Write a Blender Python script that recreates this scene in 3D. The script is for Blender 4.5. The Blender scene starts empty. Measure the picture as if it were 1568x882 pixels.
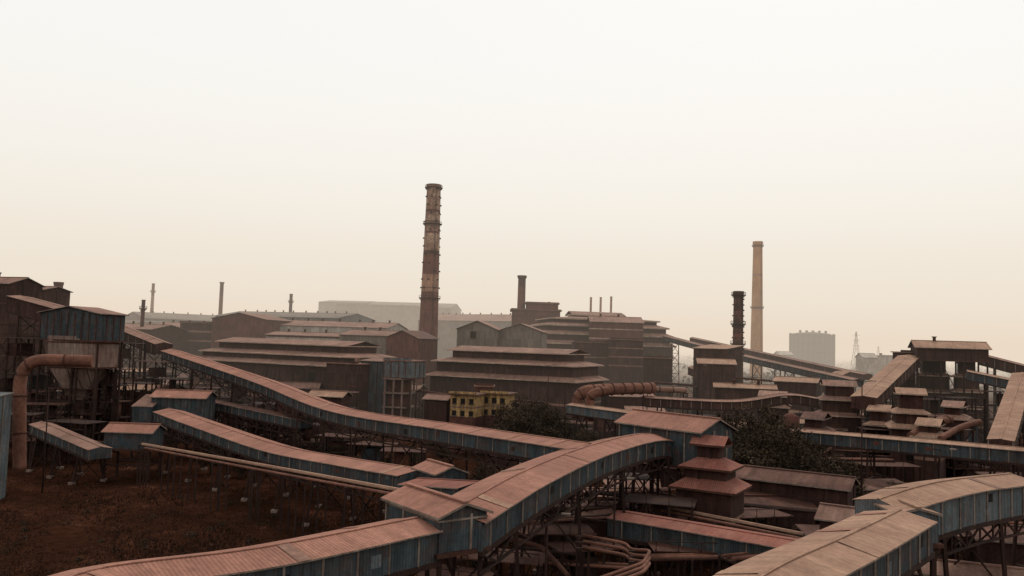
import bpy, math, random
from mathutils import Vector, Matrix
random.seed(7)
R=random.uniform
scene=bpy.context.scene
# ------------------------------------------------ camera / image pixel projection
F=1250.0; W=1568.0; CX=784.0; CY=441.0; H=30.0
th=math.atan(82/F); ro=math.radians(1.8)
f=Vector((0,math.cos(th),math.sin(th))); r0=Vector((1,0,0)); u0=Vector((0,-math.sin(th),math.cos(th)))
r=r0*math.cos(ro)+u0*math.sin(ro); u=u0*math.cos(ro)-r0*math.sin(ro)
cam=bpy.data.cameras.new("camera"); co=bpy.data.objects.new("camera",cam); scene.collection.objects.link(co)
cam.sensor_width=36; cam.lens=36*F/W; cam.clip_start=0.5; cam.clip_end=20000
mm=Matrix((r,u,-f)).transposed().to_4x4(); mm.translation=Vector((0,0,H)); co.matrix_world=mm
scene.camera=co
def P(px,py,Y):
    """image pixel coordinates + chosen depth -> world coordinates"""
    d=f+r*((px-CX)/F)-u*((py-CY)/F)
    return Vector((0,0,H))+d*(Y/d.y)  # ray through the image pixel, scaled to an estimated depth
def hz(px): return 523+(px-784)*math.tan(ro)
def gY(px,py): return H*F/(py-hz(px))

# ------------------------------------------------ materials
def M(name,c1,c2,nscale=0.25,rough=0.85,corr=0,sheet=0,streak=0.3,fine=0.25,metal=0,dust=None,dustamt=0.4,bump=0.6,sv=(0.8,1.15)):
    m=bpy.data.materials.new(name); m.use_nodes=True; nt=m.node_tree; N=nt.nodes; L=nt.links
    bs=N["Principled BSDF"]; bs.inputs["Roughness"].default_value=rough; bs.inputs["Metallic"].default_value=metal
    bs.inputs["Specular IOR Level"].default_value=0.15
    geo=N.new("ShaderNodeNewGeometry"); uv=N.new("ShaderNodeUVMap"); uv.uv_map="UVMap"
    def noise(src,scale,detail=5,ro_=0.6):
        n=N.new("ShaderNodeTexNoise"); n.inputs["Scale"].default_value=scale; n.inputs["Detail"].default_value=detail
        n.inputs["Roughness"].default_value=ro_; L.new(src,n.inputs["Vector"]); return n.outputs["Fac"]
    def mr(src,a,b,c,d):
        n=N.new("ShaderNodeMapRange"); n.inputs[1].default_value=a;n.inputs[2].default_value=b;n.inputs[3].default_value=c;n.inputs[4].default_value=d
        L.new(src,n.inputs[0]); return n.outputs[0]
    def math_(op,a,b=None):
        n=N.new("ShaderNodeMath"); n.operation=op
        for i,x in enumerate((a,b)):
            if x is None: continue
            if isinstance(x,(int,float)): n.inputs[i].default_value=x
            else: L.new(x,n.inputs[i])
        return n.outputs[0]
    def mix(fac,a,b):
        n=N.new("ShaderNodeMix"); n.data_type='RGBA'; L.new(fac,n.inputs[0])
        for i,x in ((6,a),(7,b)):
            if isinstance(x,tuple): n.inputs[i].default_value=(*x,1)
            else: L.new(x,n.inputs[i])
        return n.outputs[2]
    base=mix(mr(noise(geo.outputs["Position"],nscale),0.38,0.62,0,1),c1,c2)
    if dust: base=mix(mr(noise(geo.outputs["Position"],nscale*3.3,8,0.7),0.45,0.68,0,dustamt),base,dust)
    fac=mr(noise(geo.outputs["Position"],2.2,6,0.7),0.3,0.7,1-fine,1+fine)
    sep=N.new("ShaderNodeSeparateXYZ"); L.new(uv.outputs[0],sep.inputs[0])
    if streak:
        cmb=N.new("ShaderNodeCombineXYZ"); L.new(math_('MULTIPLY',sep.outputs[0],1.3),cmb.inputs[0]); L.new(math_('MULTIPLY',sep.outputs[1],0.16),cmb.inputs[1])
        fac=math_('MULTIPLY',fac,mr(noise(cmb.outputs[0],1.0,5,0.65),0.33,0.67,1-streak,1+streak*0.7))
    if sheet:
        w=N.new("ShaderNodeTexWhiteNoise"); w.noise_dimensions='2D'
        c2n=N.new("ShaderNodeCombineXYZ"); L.new(math_('FLOOR',math_('DIVIDE',sep.outputs[0],sheet)),c2n.inputs[0]); L.new(math_('FLOOR',math_('DIVIDE',sep.outputs[1],3.1)),c2n.inputs[1])
        L.new(c2n.outputs[0],w.inputs["Vector"]); fac=math_('MULTIPLY',fac,mr(w.outputs["Value"],0,1,sv[0],sv[1]))
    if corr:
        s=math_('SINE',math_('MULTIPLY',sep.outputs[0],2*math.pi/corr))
        fac=math_('MULTIPLY',fac,mr(s,-1,1,0.84,1.06))  # groove dirt darkens the colour, standing in for weak bump shading
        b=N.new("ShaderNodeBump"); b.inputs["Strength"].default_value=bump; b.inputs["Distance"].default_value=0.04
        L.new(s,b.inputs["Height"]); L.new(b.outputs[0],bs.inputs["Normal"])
    v=N.new("ShaderNodeVectorMath"); v.operation='SCALE'; L.new(base,v.inputs[0]); L.new(fac,v.inputs["Scale"])
    L.new(v.outputs[0],bs.inputs["Base Color"])
    return m
DUST=(0.17,0.08,0.06)
RV=(0.90,1.07)
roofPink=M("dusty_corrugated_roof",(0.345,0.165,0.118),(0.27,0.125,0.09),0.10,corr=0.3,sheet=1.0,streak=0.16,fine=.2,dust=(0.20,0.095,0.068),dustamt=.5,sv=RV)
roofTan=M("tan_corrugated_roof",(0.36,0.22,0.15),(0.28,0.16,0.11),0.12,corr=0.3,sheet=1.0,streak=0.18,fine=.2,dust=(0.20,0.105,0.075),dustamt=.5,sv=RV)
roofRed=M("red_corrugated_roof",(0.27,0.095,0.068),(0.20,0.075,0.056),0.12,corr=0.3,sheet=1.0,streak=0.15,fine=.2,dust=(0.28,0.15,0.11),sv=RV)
roofBrown=M("brown_sheet_roof",(0.11,0.054,0.04),(0.08,0.038,0.029),0.06,sheet=2.0,streak=0.3,dust=(0.17,0.095,0.073))
roofMid=M("faded_brown_roof",(0.235,0.13,0.096),(0.165,0.088,0.066),0.06,sheet=2.0,streak=0.25,dust=(0.30,0.195,0.15),sv=(.86,1.1))
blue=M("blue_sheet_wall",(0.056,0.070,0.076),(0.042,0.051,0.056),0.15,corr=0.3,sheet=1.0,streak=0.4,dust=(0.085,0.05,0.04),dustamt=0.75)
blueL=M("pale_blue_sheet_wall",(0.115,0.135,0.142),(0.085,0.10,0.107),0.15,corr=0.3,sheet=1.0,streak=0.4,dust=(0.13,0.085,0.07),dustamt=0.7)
brown=M("brown_sheet_wall",(0.056,0.026,0.020),(0.038,0.018,0.0145),0.08,sheet=2.0,streak=0.4,dust=(0.10,0.05,0.039))
brownR=M("red_brown_sheet_wall",(0.11,0.042,0.031),(0.078,0.031,0.024),0.08,sheet=2.0,streak=0.35,dust=(0.14,0.07,0.055))
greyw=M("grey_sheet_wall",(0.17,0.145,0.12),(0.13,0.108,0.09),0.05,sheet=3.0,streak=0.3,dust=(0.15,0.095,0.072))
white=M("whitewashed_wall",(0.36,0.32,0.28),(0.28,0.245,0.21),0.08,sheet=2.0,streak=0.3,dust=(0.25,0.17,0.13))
strip=M("translucent_sheet_strip",(0.40,0.29,0.225),(0.29,0.20,0.15),0.1,sheet=2.0,streak=0.3)
rib=M("pale_rib_paint",(0.25,0.20,0.165),(0.14,0.10,0.08),0.4)
steel=M("dark_structural_steel",(0.026,0.015,0.012),(0.042,0.020,0.015),0.3)
rust=M("rusty_steel",(0.085,0.036,0.025),(0.055,0.025,0.018),0.4)
pipeM=M("rusty_pipe_metal",(0.17,0.072,0.048),(0.11,0.048,0.033),0.25,streak=0.2,dust=(0.24,0.13,0.092))
conc=M("stained_concrete",(0.22,0.16,0.13),(0.15,0.098,0.08),0.12,streak=0.4,dust=DUST)
dark=M("dark_opening",(0.012,0.009,0.008),(0.018,0.012,0.01),0.3)
yellow=M("ochre_plaster",(0.46,0.29,0.12),(0.30,0.18,0.08),0.5,streak=.5,dust=(.12,.07,.045),dustamt=.7)
chU=M("chimney_weathered_concrete",(0.42,0.28,0.20),(0.20,0.10,0.068),0.2,streak=0.45,fine=0.3,dust=(0.075,0.036,0.027),dustamt=0.8)
chL=M("chimney_red_paint",(0.15,0.055,0.04),(0.10,0.04,0.03),0.12,streak=0.4,dust=(0.22,0.12,0.09))
chB=M("chimney_pale_band",(0.36,0.20,0.13),(0.24,0.13,0.09),0.2,streak=0.4)
chD=M("chimney_soot",(0.045,0.022,0.018),(0.10,0.045,0.034),0.3,streak=0.4)
chT=M("chimney_tan",(0.45,0.24,0.12),(0.33,0.17,0.09),0.06,streak=0.3)
bark=M("bark",(0.05,0.035,0.025),(0.035,0.024,0.018),1.0)
leafA=M("foliage_dark",(0.030,0.020,0.012),(0.042,0.027,0.016),0.8,streak=0)
leafB=M("foliage_olive",(0.066,0.043,0.025),(0.050,0.034,0.019),0.8,streak=0)
dryM=M("dry_weed",(0.13,0.048,0.025),(0.075,0.032,0.018),0.5,streak=0)
grassM=M("grass_blades",(0.048,0.019,0.010),(0.032,0.0145,0.008),0.1,streak=0)
farleaf=M("distant_foliage",(0.06,0.05,0.038),(0.04,0.034,0.026),0.02,streak=0)

# ------------------------------------------------ mesh builder
class MB:
    def __init__(s,name): s.name=name; s.v=[];s.f=[];s.m=[];s.uv=[];s.mats=[];s.sm=[]
    def mi(s,mat):
        if mat not in s.mats: s.mats.append(mat)
        return s.mats.index(mat)
    def face(s,pts,mat,uvs=None):
        pts=[Vector(p) for p in pts]; n0=len(s.v)
        if uvs is None:
            n=(pts[1]-pts[0]).cross(pts[2]-pts[0])
            if n.length<1e-9 and len(pts)>3: n=(pts[2]-pts[0]).cross(pts[3]-pts[0])
            if n.length<1e-9: n=Vector((0,0,1))
            n.normalize()
            if abs(n.z)>0.985:
                t=(pts[1]-pts[0]); t.z=0
                t=t.normalized() if t.length>1e-6 else Vector((1,0,0))
            else: t=Vector((0,0,1)).cross(n).normalized()
            b=n.cross(t); uvs=[(p.dot(t),p.dot(b)) for p in pts]
        s.v+= [tuple(p) for p in pts]; s.f.append(tuple(range(n0,n0+len(pts)))); s.m.append(s.mi(mat)); s.uv+=list(uvs); s.sm.append(False)
    def box(s,o,ax,ay,x0,x1,y0,y1,z0,z1,mat,top=None,bottom=True):
        def q(x,y,z): return o+ax*x+ay*y+Vector((0,0,z-0))
        c=[q(x,y,z) for z in (z0,z1) for (x,y) in ((x0,y0),(x1,y0),(x1,y1),(x0,y1))]
        for i in range(4):
            j=(i+1)%4; s.face([c[i],c[j],c[j+4],c[i+4]],mat)
        s.face([c[4],c[5],c[6],c[7]],top or mat)
        if bottom: s.face([c[3],c[2],c[1],c[0]],mat)
    def beam(s,p0,p1,w,mat,h=None):
        p0=Vector(p0);p1=Vector(p1);h=h or w
        d=(p1-p0)
        if d.length<1e-4: return
        d.normalize(); up=Vector((0,0,1)) if abs(d.z)<0.95 else Vector((0,1,0))
        a=d.cross(up).normalized()*w/2; b=a.cross(d).normalized()*h/2
        A=[p0-a-b,p0+a-b,p0+a+b,p0-a+b]; B=[p1-a-b,p1+a-b,p1+a+b,p1-a+b]
        for i in range(4):
            j=(i+1)%4; s.face([A[i],A[j],B[j],B[i]],mat)
        s.face(A[::-1],mat); s.face(B,mat)
    def tube(s,pts,rad,mat,seg=12,cap=True):
        pts=[Vector(p) for p in pts]; n=len(pts)
        if not isinstance(rad,(list,tuple)): rad=[rad]*n
        rings=[]; L=0
        for i,p in enumerate(pts):
            d=(pts[min(i+1,n-1)]-pts[max(i-1,0)]).normalized()
            up=Vector((0,0,1)) if abs(d.z)<0.95 else Vector((0,1,0))
            a=d.cross(up).normalized(); b=a.cross(d).normalized()
            k=len(s.v)
            for j in range(seg):
                t=2*math.pi*j/seg; s.v.append(tuple(p+(a*math.cos(t)+b*math.sin(t))*rad[i]))
            rings.append(k)
        mi=s.mi(mat)
        for i in range(n-1):
            L2=L+(pts[i+1]-pts[i]).length
            for j in range(seg):
                j2=(j+1)%seg
                s.f.append((rings[i]+j,rings[i]+j2,rings[i+1]+j2,rings[i+1]+j)); s.m.append(mi); s.sm.append(True)
                c=2*math.pi*rad[i]/seg
                s.uv+=[(j*c,L),((j+1)*c,L),((j+1)*c,L2),(j*c,L2)]
            L=L2
        if cap:
            for k,rev in ((rings[0],False),(rings[-1],True)):
                idx=[k+j for j in range(seg)]
                s.f.append(tuple(idx if rev else idx[::-1])); s.m.append(mi); s.sm.append(False); s.uv+=[(0,0)]*seg
    def done(s):
        if not s.v: return
        xs=[v[0] for v in s.v]; ys=[v[1] for v in s.v]; zs=[v[2] for v in s.v]
        o=((min(xs)+max(xs))/2,(min(ys)+max(ys))/2,min(zs))
        me=bpy.data.meshes.new(s.name); me.from_pydata([(a-o[0],b-o[1],c-o[2]) for a,b,c in s.v],[],s.f)
        me.polygons.foreach_set("material_index",s.m); me.polygons.foreach_set("use_smooth",s.sm)
        l=me.uv_layers.new(name="UVMap"); flat=[c for t in s.uv for c in t]; l.data.foreach_set("uv",flat)
        for m in s.mats: me.materials.append(m)
        me.update(); ob=bpy.data.objects.new(s.name,me); ob.location=o; scene.collection.objects.link(ob); return ob

ZV=Vector((0,0,1))
def frame(A,B):
    ax=B-A; ax.z=0; L=ax.length; ax.normalize(); ay=Vector((-ax.y,ax.x,0)); return ax,ay,L
def trestle(b,c,side,ztop,w,wt=0.3,splay=1.0,tan=None,mat=None):
    mat=mat or steel
    top=[c+side*(w/2),c-side*(w/2)]
    bot=[c+side*(w/2+splay),c-side*(w/2+splay)]
    for p in top: p.z=ztop
    for p in bot: p.z=0
    for i in range(2):
        b.beam(bot[i],top[i],wt,mat)
        b.box(bot[i],Vector((1,0,0)),Vector((0,1,0)),-.5,.5,-.5,.5,0,.5,conc)
    n=max(1,int(ztop/5)); pr=None
    for k in range(n+1):
        t=k/n; q=[bot[i].lerp(top[i],t) for i in range(2)]
        if k>0:
            b.beam(q[0],q[1],wt*0.7,mat)
            b.beam(pr[0],q[1],wt*0.5,mat); b.beam(pr[1],q[0],wt*0.5,mat)
        pr=q
def catmull(pts,step=2.0):
    out=[]; n=len(pts)
    for i in range(n-1):
        p0=pts[max(i-1,0)];p1=pts[i];p2=pts[i+1];p3=pts[min(i+2,n-1)]
        if i==0: p0=p1*2-p2
        if i+2>n-1: p3=p2*2-p1
        k=max(1,int((p2-p1).length/step))
        for j in range(k):
            t=j/k
            out.append(0.5*((2*p1)+(p2-p0)*t+(2*p0-5*p1+4*p2-p3)*t*t+(3*p1-p0-3*p2+p3)*t*t*t))
    out.append(pts[-1].copy()); return out
def gallery(pts,w=4.5,h=2.8,roof=None,wall=None,ribs=3.0,legs=16,rise=0.10,name="conveyor_gallery",step=2.0,ribm=None,legw=0.32,truss=True,openings=0,warren=0):
    roof=roof or roofPink; wall=wall or blue; ribm=ribm or rib
    b=MB(name); path=catmull([P(*p) for p in pts],step); n=len(path)
    sides=[]
    for i in range(n):
        d=path[min(i+1,n-1)]-path[max(i-1,0)]; d.z=0; d.normalize(); sides.append(Vector((-d.y,d.x,0)))
    R_=w*rise; ov=0.35; cum=[0]
    for i in range(n-1): cum.append(cum[-1]+(path[i+1]-path[i]).length)
    for i in range(n-1):
        p,q=path[i],path[i+1]; s0,s1=sides[i],sides[i+1]; c0,c1=cum[i],cum[i+1]
        for sg in (1,-1):
            e0=p+s0*sg*(w/2+ov)-ZV*(R_*(1+2*ov/w)); e1=q+s1*sg*(w/2+ov)-ZV*(R_*(1+2*ov/w))
            uv=[(c0,0),(c1,0),(c1,w/2),(c0,w/2)]
            b.face([p,q,e1,e0] if sg<0 else [q,p,e0,e1],roof,uv if sg<0 else [uv[1],uv[0],uv[3],uv[2]])
            t=ZV*0.12
            b.face([e0,e1,e1-t,e0-t],rib if wall in(blue,blueL) else steel,[(c0,0),(c1,0),(c1,.1),(c0,.1)])
            a0=p+s0*sg*(w/2)-ZV*(R_+0.1); a1=q+s1*sg*(w/2)-ZV*(R_+0.1)
            b.face([a0,a1,a1-ZV*h,a0-ZV*h],wall,[(c0,h),(c1,h),(c1,0),(c0,0)])
            b.face([e0-t,e1-t,a1-ZV*0.02,a0-ZV*0.02],steel)
            b.beam(a0-ZV*(h+0.2),a1-ZV*(h+0.2),0.3,steel,0.4)
        if truss:
            x0=p-ZV*(R_+h+0.12); x1=q-ZV*(R_+h+0.12)
            b.face([x0+s0*w/2,x1+s1*w/2,x1-s1*w/2,x0-s0*w/2],steel)
        b.beam(p+ZV*0.03,q+ZV*0.03,0.35,roof,0.08)
    dist=ribs*0.5
    def at(d):
        k=0
        while k<n-2 and cum[k+1]<d: k+=1
        t=(d-cum[k])/max(1e-6,cum[k+1]-cum[k]); return path[k].lerp(path[k+1],t),sides[k].lerp(sides[k+1],t).normalized()
    while ribs and dist<cum[-1]:
        p,s_=at(dist); 
        for sg in (1,-1):
            a=p+s_*sg*(w/2+0.06)-ZV*(R_+0.15); b.beam(a,a-ZV*(h+0.1),0.14,ribm)
        dist+=ribs
    if openings:
        dd=3
        while dd<cum[-1]-3:
            p,s_=at(dd); p2,s2=at(dd+R(.8,1.2)); m_=random.choice([dark,blueL,brown,blue,brownR])
            for sg in (1,-1):
                zt_=R(.15,.5)*h; zb=zt_+R(.25,.45)*h
                a=p+s_*sg*(w/2+.02); c=p2+s2*sg*(w/2+.02)
                b.face([a-ZV*(R_+zt_),c-ZV*(R_+zt_),c-ZV*(R_+zb),a-ZV*(R_+zb)],m_)
            # replaced roof sheet, lapped over the old ones
            r1,t1=at(dd+1.5); r2,t2=at(dd+2.5); sg=random.choice((1,-1)); mm_=random.choice([roofPink,roofMid,roofTan,roofPink])
            q=[r1+t1*sg*.25-ZV*(.05*rise*10-.07),r2+t2*sg*.25-ZV*(.05*rise*10-.07),r2+t2*sg*(w/2+ov+.03)-ZV*(R_*(1+2*ov/w)-.03),r1+t1*sg*(w/2+ov+.03)-ZV*(R_*(1+2*ov/w)-.03)]
            b.face(q if sg<0 else q[::-1],mm_)
            dd+=R(openings*.5,openings*1.5)
    if warren:
        dd=0; up=False; zt_=R_+h+.35
        while dd+warren<=cum[-1]:
            p,s_=at(dd); p2,s2=at(dd+warren)
            for sg in (1,-1):
                a=p+s_*sg*w/2; c=p2+s2*sg*w/2
                b.beam(a-ZV*(zt_+1.6),c-ZV*(zt_+1.6),.22,steel)
                b.beam(a-ZV*(zt_+(1.6 if up else 0)),c-ZV*(zt_+(0 if up else 1.6)),.16,steel); b.beam(c-ZV*zt_,c-ZV*(zt_+1.6),.14,steel)
            up=not up; dd+=warren
    d=legs*0.4
    while legs and d<cum[-1]:
        p,s_=at(d); zt=p.z-R_-h-0.4
        if zt>2: trestle(b,Vector((p.x,p.y,0)),s_,zt,w,legw)
        d+=legs
    for k in (0,n-1):
        p=path[k]; s_=sides[k]; z=ZV*(R_+0.1)
        b.face([p+s_*w/2-z-ZV*h,p-s_*w/2-z-ZV*h,p-s_*w/2-z,p-ZV*0.02,p+s_*w/2-z],wall)
    return b.done()

def bld(name,a,b_,depth,roof='gable',rise=2.0,base=0,wall=None,roofm=None,over=0.6,bands=(),wins=(),ribs=0,ribm=None,dz=0,hgt=None,vents=True):
    wall=wall or brown; roofm=roofm or roofBrown; ribm=ribm or rib
    A=P(*a);B=P(*b_); ze=A.z+dz; A=Vector((A.x,A.y,0)); B=Vector((B.x,B.y,0))
    if hgt: base=ze-hgt
    ax,ay,L=frame(A,B); b=MB(name)
    q=lambda x,y,z: A+ax*x+ay*y+ZV*z
    b.box(A,ax,ay,0,L,0,depth,base,ze,wall)
    o=over; th_=0.2
    if roof=='gable':
        e=rise*(o/(depth/2))
        for (y0,y1) in ((-o,depth/2),(depth+o,depth/2)):
            pts=[q(-o,y0,ze-e+0.12),q(L+o,y0,ze-e+0.12),q(L+o,y1,ze+rise+0.12),q(-o,y1,ze+rise+0.12)]
            if y0>0: pts=[pts[1],pts[0],pts[3],pts[2]]
            b.face(pts,roofm); b.face([p-ZV*th_ for p in pts[::-1]],steel)
            b.face([pts[0]-ZV*th_,pts[1]-ZV*th_,pts[1],pts[0]],rib)
            for k,m_ in ((1,2),(3,0)): b.face([pts[k]-ZV*th_,pts[m_]-ZV*th_,pts[m_],pts[k]],rib)
        for x in (0.0,L): b.face([q(x,0,ze),q(x,depth,ze),q(x,depth/2,ze+rise)],wall)
        b.beam(q(-o,depth/2,ze+rise+0.18),q(L+o,depth/2,ze+rise+0.18),0.5,roofm,0.15)
        if vents and L>18:
            x=6
            while x<L-4:
                b.tube([q(x,depth/2,ze+rise),q(x,depth/2,ze+rise+1.1),q(x,depth/2,ze+rise+1.5)],[.5,.5,.9],rust,8); x+=R(7,12)
    elif roof=='front':
        e=rise*(o/(L/2))
        for (x0,x1) in ((-o,L/2),(L+o,L/2)):
            pts=[q(x0,-o,ze-e+0.12),q(x1,-o,ze+rise+0.12),q(x1,depth+o,ze+rise+0.12),q(x0,depth+o,ze-e+0.12)]
            b.face(pts,roofm); b.face([p-ZV*th_ for p in pts[::-1]],steel)
            b.face([pts[0]-ZV*th_,pts[1]-ZV*th_,pts[1],pts[0]],rib); b.face([pts[0]-ZV*th_,pts[3]-ZV*th_,pts[3],pts[0]],rib)
        for y in (0.0,depth): b.face([q(0,y,ze),q(L,y,ze),q(L/2,y,ze+rise)],wall)
    elif roof=='shed':
        pts=[q(-o,-o,ze+0.1),q(L+o,-o,ze+0.1),q(L+o,depth+o,ze+rise+0.1),q(-o,depth+o,ze+rise+0.1)]
        b.face(pts,roofm); b.face([p-ZV*th_ for p in pts[::-1]],steel)
        for k in range(4):
            m_=(k+1)%4; b.face([pts[k]-ZV*th_,pts[m_]-ZV*th_,pts[m_],pts[k]],rib)
        for x in (0.0,L): b.face([q(x,0,ze),q(x,depth,ze),q(x,depth,ze+rise)],wall)
    else:
        b.box(A,ax,ay,-o,L+o,-o,depth+o,ze+0.01,ze+0.35,roofm)
        b.box(A,ax,ay,-o*.5,L+o*.5,-o*.5,-o*.5+.2,ze+0.351,ze+0.9,wall)
        if L>8:
            for _ in range(int(L/8)): 
                x=R(1,L-3); y=R(1,max(1.2,depth-3)); b.box(A,ax,ay,x,x+R(1,2),y,y+R(1,2),ze+.352,ze+R(1,2.2),random.choice([rust,brownR,roofMid]))
    for z0,z1,m_ in bands: b.box(A,ax,ay,-0.08,L+0.08,-0.08,depth+0.08,ze-z0,ze-z1,m_)
    for z,hh,sp,ww,m_ in wins:
        x=sp/2
        while x<L-ww/2:
            if random.random()<.9:
                b.box(A,ax,ay,x-ww/2,x+ww/2,-0.12,0.3,ze-z-hh,ze-z,m_)
                b.box(A,ax,ay,x-ww/2-.1,x+ww/2+.1,-0.3,0.2,ze-z-hh-.15,ze-z-hh-0.003,conc)
            x+=sp
    if ribs:
        x=0.2
        while x<L:
            b.box(A,ax,ay,x-.1,x+.1,-0.14,0.1,base,ze-0.05,ribm); x+=ribs
        y=ribs
        while y<depth:
            b.box(A,ax,ay,L-.1,L+.14,y-.1,y+.1,base,ze-0.05,ribm); b.box(A,ax,ay,-.14,.1,y-.1,y+.1,base,ze-0.05,ribm); y+=ribs
    if base>1.5:
        for y in (0.3,depth-0.3):
            nx=max(1,int(L/6))
            for k in range(nx+1):
                x=0.3+(L-0.6)*k/nx; b.beam(q(x,y,0),q(x,y,base),0.4,steel)
                if k<nx:
                    x2=0.3+(L-0.6)*(k+1)/nx; b.beam(q(x,y,base*0.5),q(x2,y,base*0.5),0.25,steel)
                    b.beam(q(x,y,0),q(x2,y,base*.5),0.2,steel); b.beam(q(x2,y,base*.5),q(x,y,base),0.2,steel)
        b.box(A,ax,ay,-.3,L+.3,-.3,depth+.3,base-.35,base-.01,rust)
    return b.done()

def tiers(name,a,b_,depth,lev,wall=None,roofm=None,over=1.0,rise=1.5,base=0,toprise=2.0,fas=None,fh=.3):
    wall=wall or brown; roofm=roofm or roofMid; fas=fas or (strip if roofm is not roofBrown else rib)
    A=P(*a);B=P(*b_); A.z=0;B.z=0; ax,ay,L=frame(A,B); b=MB(name)
    q=lambda x,y,z: A+ax*x+ay*y+ZV*z
    zp=base
    for k,(i_,ze) in enumerate(lev):
        ix=i_; iy=i_ if i_*2<depth-1 else depth/2-1
        b.box(A,ax,ay,ix,L-ix,iy,depth-iy,zp,ze,wall)
        if ze-zp>7: # pale translucent band along the wall
            zz=zp+(ze-zp)*.55; b.box(A,ax,ay,ix-.07,L-ix+.07,iy-.07,depth-iy+.07,zz,zz+.7,roofMid)
        x=ix+2
        while x<L-ix:
            b.box(A,ax,ay,x-.15,x+.15,iy-.12,iy+.1,zp,ze,steel)
            if ze-zp>5 and random.random()<.45: b.box(A,ax,ay,x+1,x+R(3,5),iy-.08,iy+.1,zp+.1+R(0,.5)*(ze-zp),zp+R(.6,.9)*(ze-zp),random.choice([dark,dark,brownR,rust]))
            x+=6
        o=over
        e=[q(ix-o,iy-o,ze),q(L-ix+o,iy-o,ze),q(L-ix+o,depth-iy+o,ze),q(ix-o,depth-iy+o,ze)]
        if k<len(lev)-1:
            jx=lev[k+1][0]; jy=jx if jx*2<depth-1 else depth/2-1
            t=[q(jx,jy,ze+rise),q(L-jx,jy,ze+rise),q(L-jx,depth-jy,ze+rise),q(jx,depth-jy,ze+rise)]
            for m_ in range(4): n_=(m_+1)%4; b.face([e[m_],e[n_],t[n_],t[m_]],roofm)
            zp=ze+rise*0.5
        else:
            r1=q(ix,depth/2,ze+toprise); r2=q(L-ix,depth/2,ze+toprise)
            b.face([e[0],e[1],r2+ax*o,r1-ax*o],roofm); b.face([e[2],e[3],r1-ax*o,r2+ax*o],roofm)
            b.face([q(L-ix,iy,ze),q(L-ix,depth-iy,ze),r2],wall); b.face([q(ix,depth-iy,ze),q(ix,iy,ze),r1],wall)
        for m_ in range(4):
            n_=(m_+1)%4; b.face([e[m_]-ZV*fh,e[n_]-ZV*fh,e[n_],e[m_]],fas)
    if base>1.5:
        for (x,y) in ((.4,.4),(L-.4,.4),(L-.4,depth-.4),(.4,depth-.4),(L/2,.4)):
            b.beam(q(x,y,0),q(x,y,base),.4,steel)
    return b.done()

def chimney(px,ytop,Y,rt,rb,segs,plats=(),ladder=True,name="chimney_stack",bumps=0,capw=1.12,bs=.45):
    T=P(px,ytop,Y); z=T.z; base=Vector((T.x,T.y,0)); b=MB(name)
    rad=lambda t: rb+(rt-rb)*t
    f0=0
    for fr,m_ in segs:
        k=max(2,int((fr-f0)*12)); pts=[];rr=[]
        for i in range(k+1):
            t=1-(f0+(fr-f0)*i/k); pts.append(base+ZV*z*t); rr.append(rad(t))
        b.tube(pts[::-1],rr[::-1],m_,24,cap=False); f0=fr
    b.tube([base+ZV*(z-rt*.9),base+ZV*(z-rt*.5),base+ZV*z],[rt*1.0,rt*capw,rt*capw],segs[0][1],24,cap=False)
    b.tube([base+ZV*(z-3),base+ZV*(z-0.05)],[rt*.85,rt*.85],dark,24,cap=False)
    b.tube([base+ZV*(z-.05),base+ZV*z],[rt*.85,rt*capw],segs[0][1],24,cap=False)
    for t in plats:
        zz=z*t; r_=rad(t)
        b.tube([base+ZV*(zz-.15),base+ZV*(zz+.15)],r_+1.0,steel,24)
        for j in range(16):
            an=2*math.pi*j/16; d=Vector((math.cos(an),math.sin(an),0))
            b.beam(base+d*(r_+.9)+ZV*zz,base+d*(r_+.9)+ZV*(zz+1.2),.08,steel)
            an2=2*math.pi*(j+1)/16; d2=Vector((math.cos(an2),math.sin(an2),0))
            b.beam(base+d*(r_+.9)+ZV*(zz+1.2),base+d2*(r_+.9)+ZV*(zz+1.2),.08,steel)
            b.beam(base+d*(r_+.9)+ZV*zz,base+d*r_+ZV*(zz-1.2),.12,steel)
    if ladder:
        for sgn in (-.25,.25): b.beam(base+Vector((rad(0)*.5+sgn,-rad(0)*.9-.2,0)),base+Vector((rad(1)*.5+sgn,-rad(1)*.9-.2,z)),.1,steel)
    for i in range(bumps):
        t=1-0.02-0.5*i/bumps; r_=rad(t)
        for an in (0,math.pi,math.pi*1.3,math.pi*1.68,math.pi*.5):
            if random.random()<.25: continue
            an+= (i%2)*.5
            d=Vector((math.cos(an),math.sin(an),0)); s_=Vector((-d.y,d.x,0))
            b.box(base+d*r_,d,s_,-.2,bs*1.5,-bs,bs,z*t-bs,z*t+bs*.8,steel)
        if i%4==0: b.tube([base+ZV*(z*t-.1),base+ZV*(z*t+.1)],r_+.1,rust,24,cap=False)
    return b.done()

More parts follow.
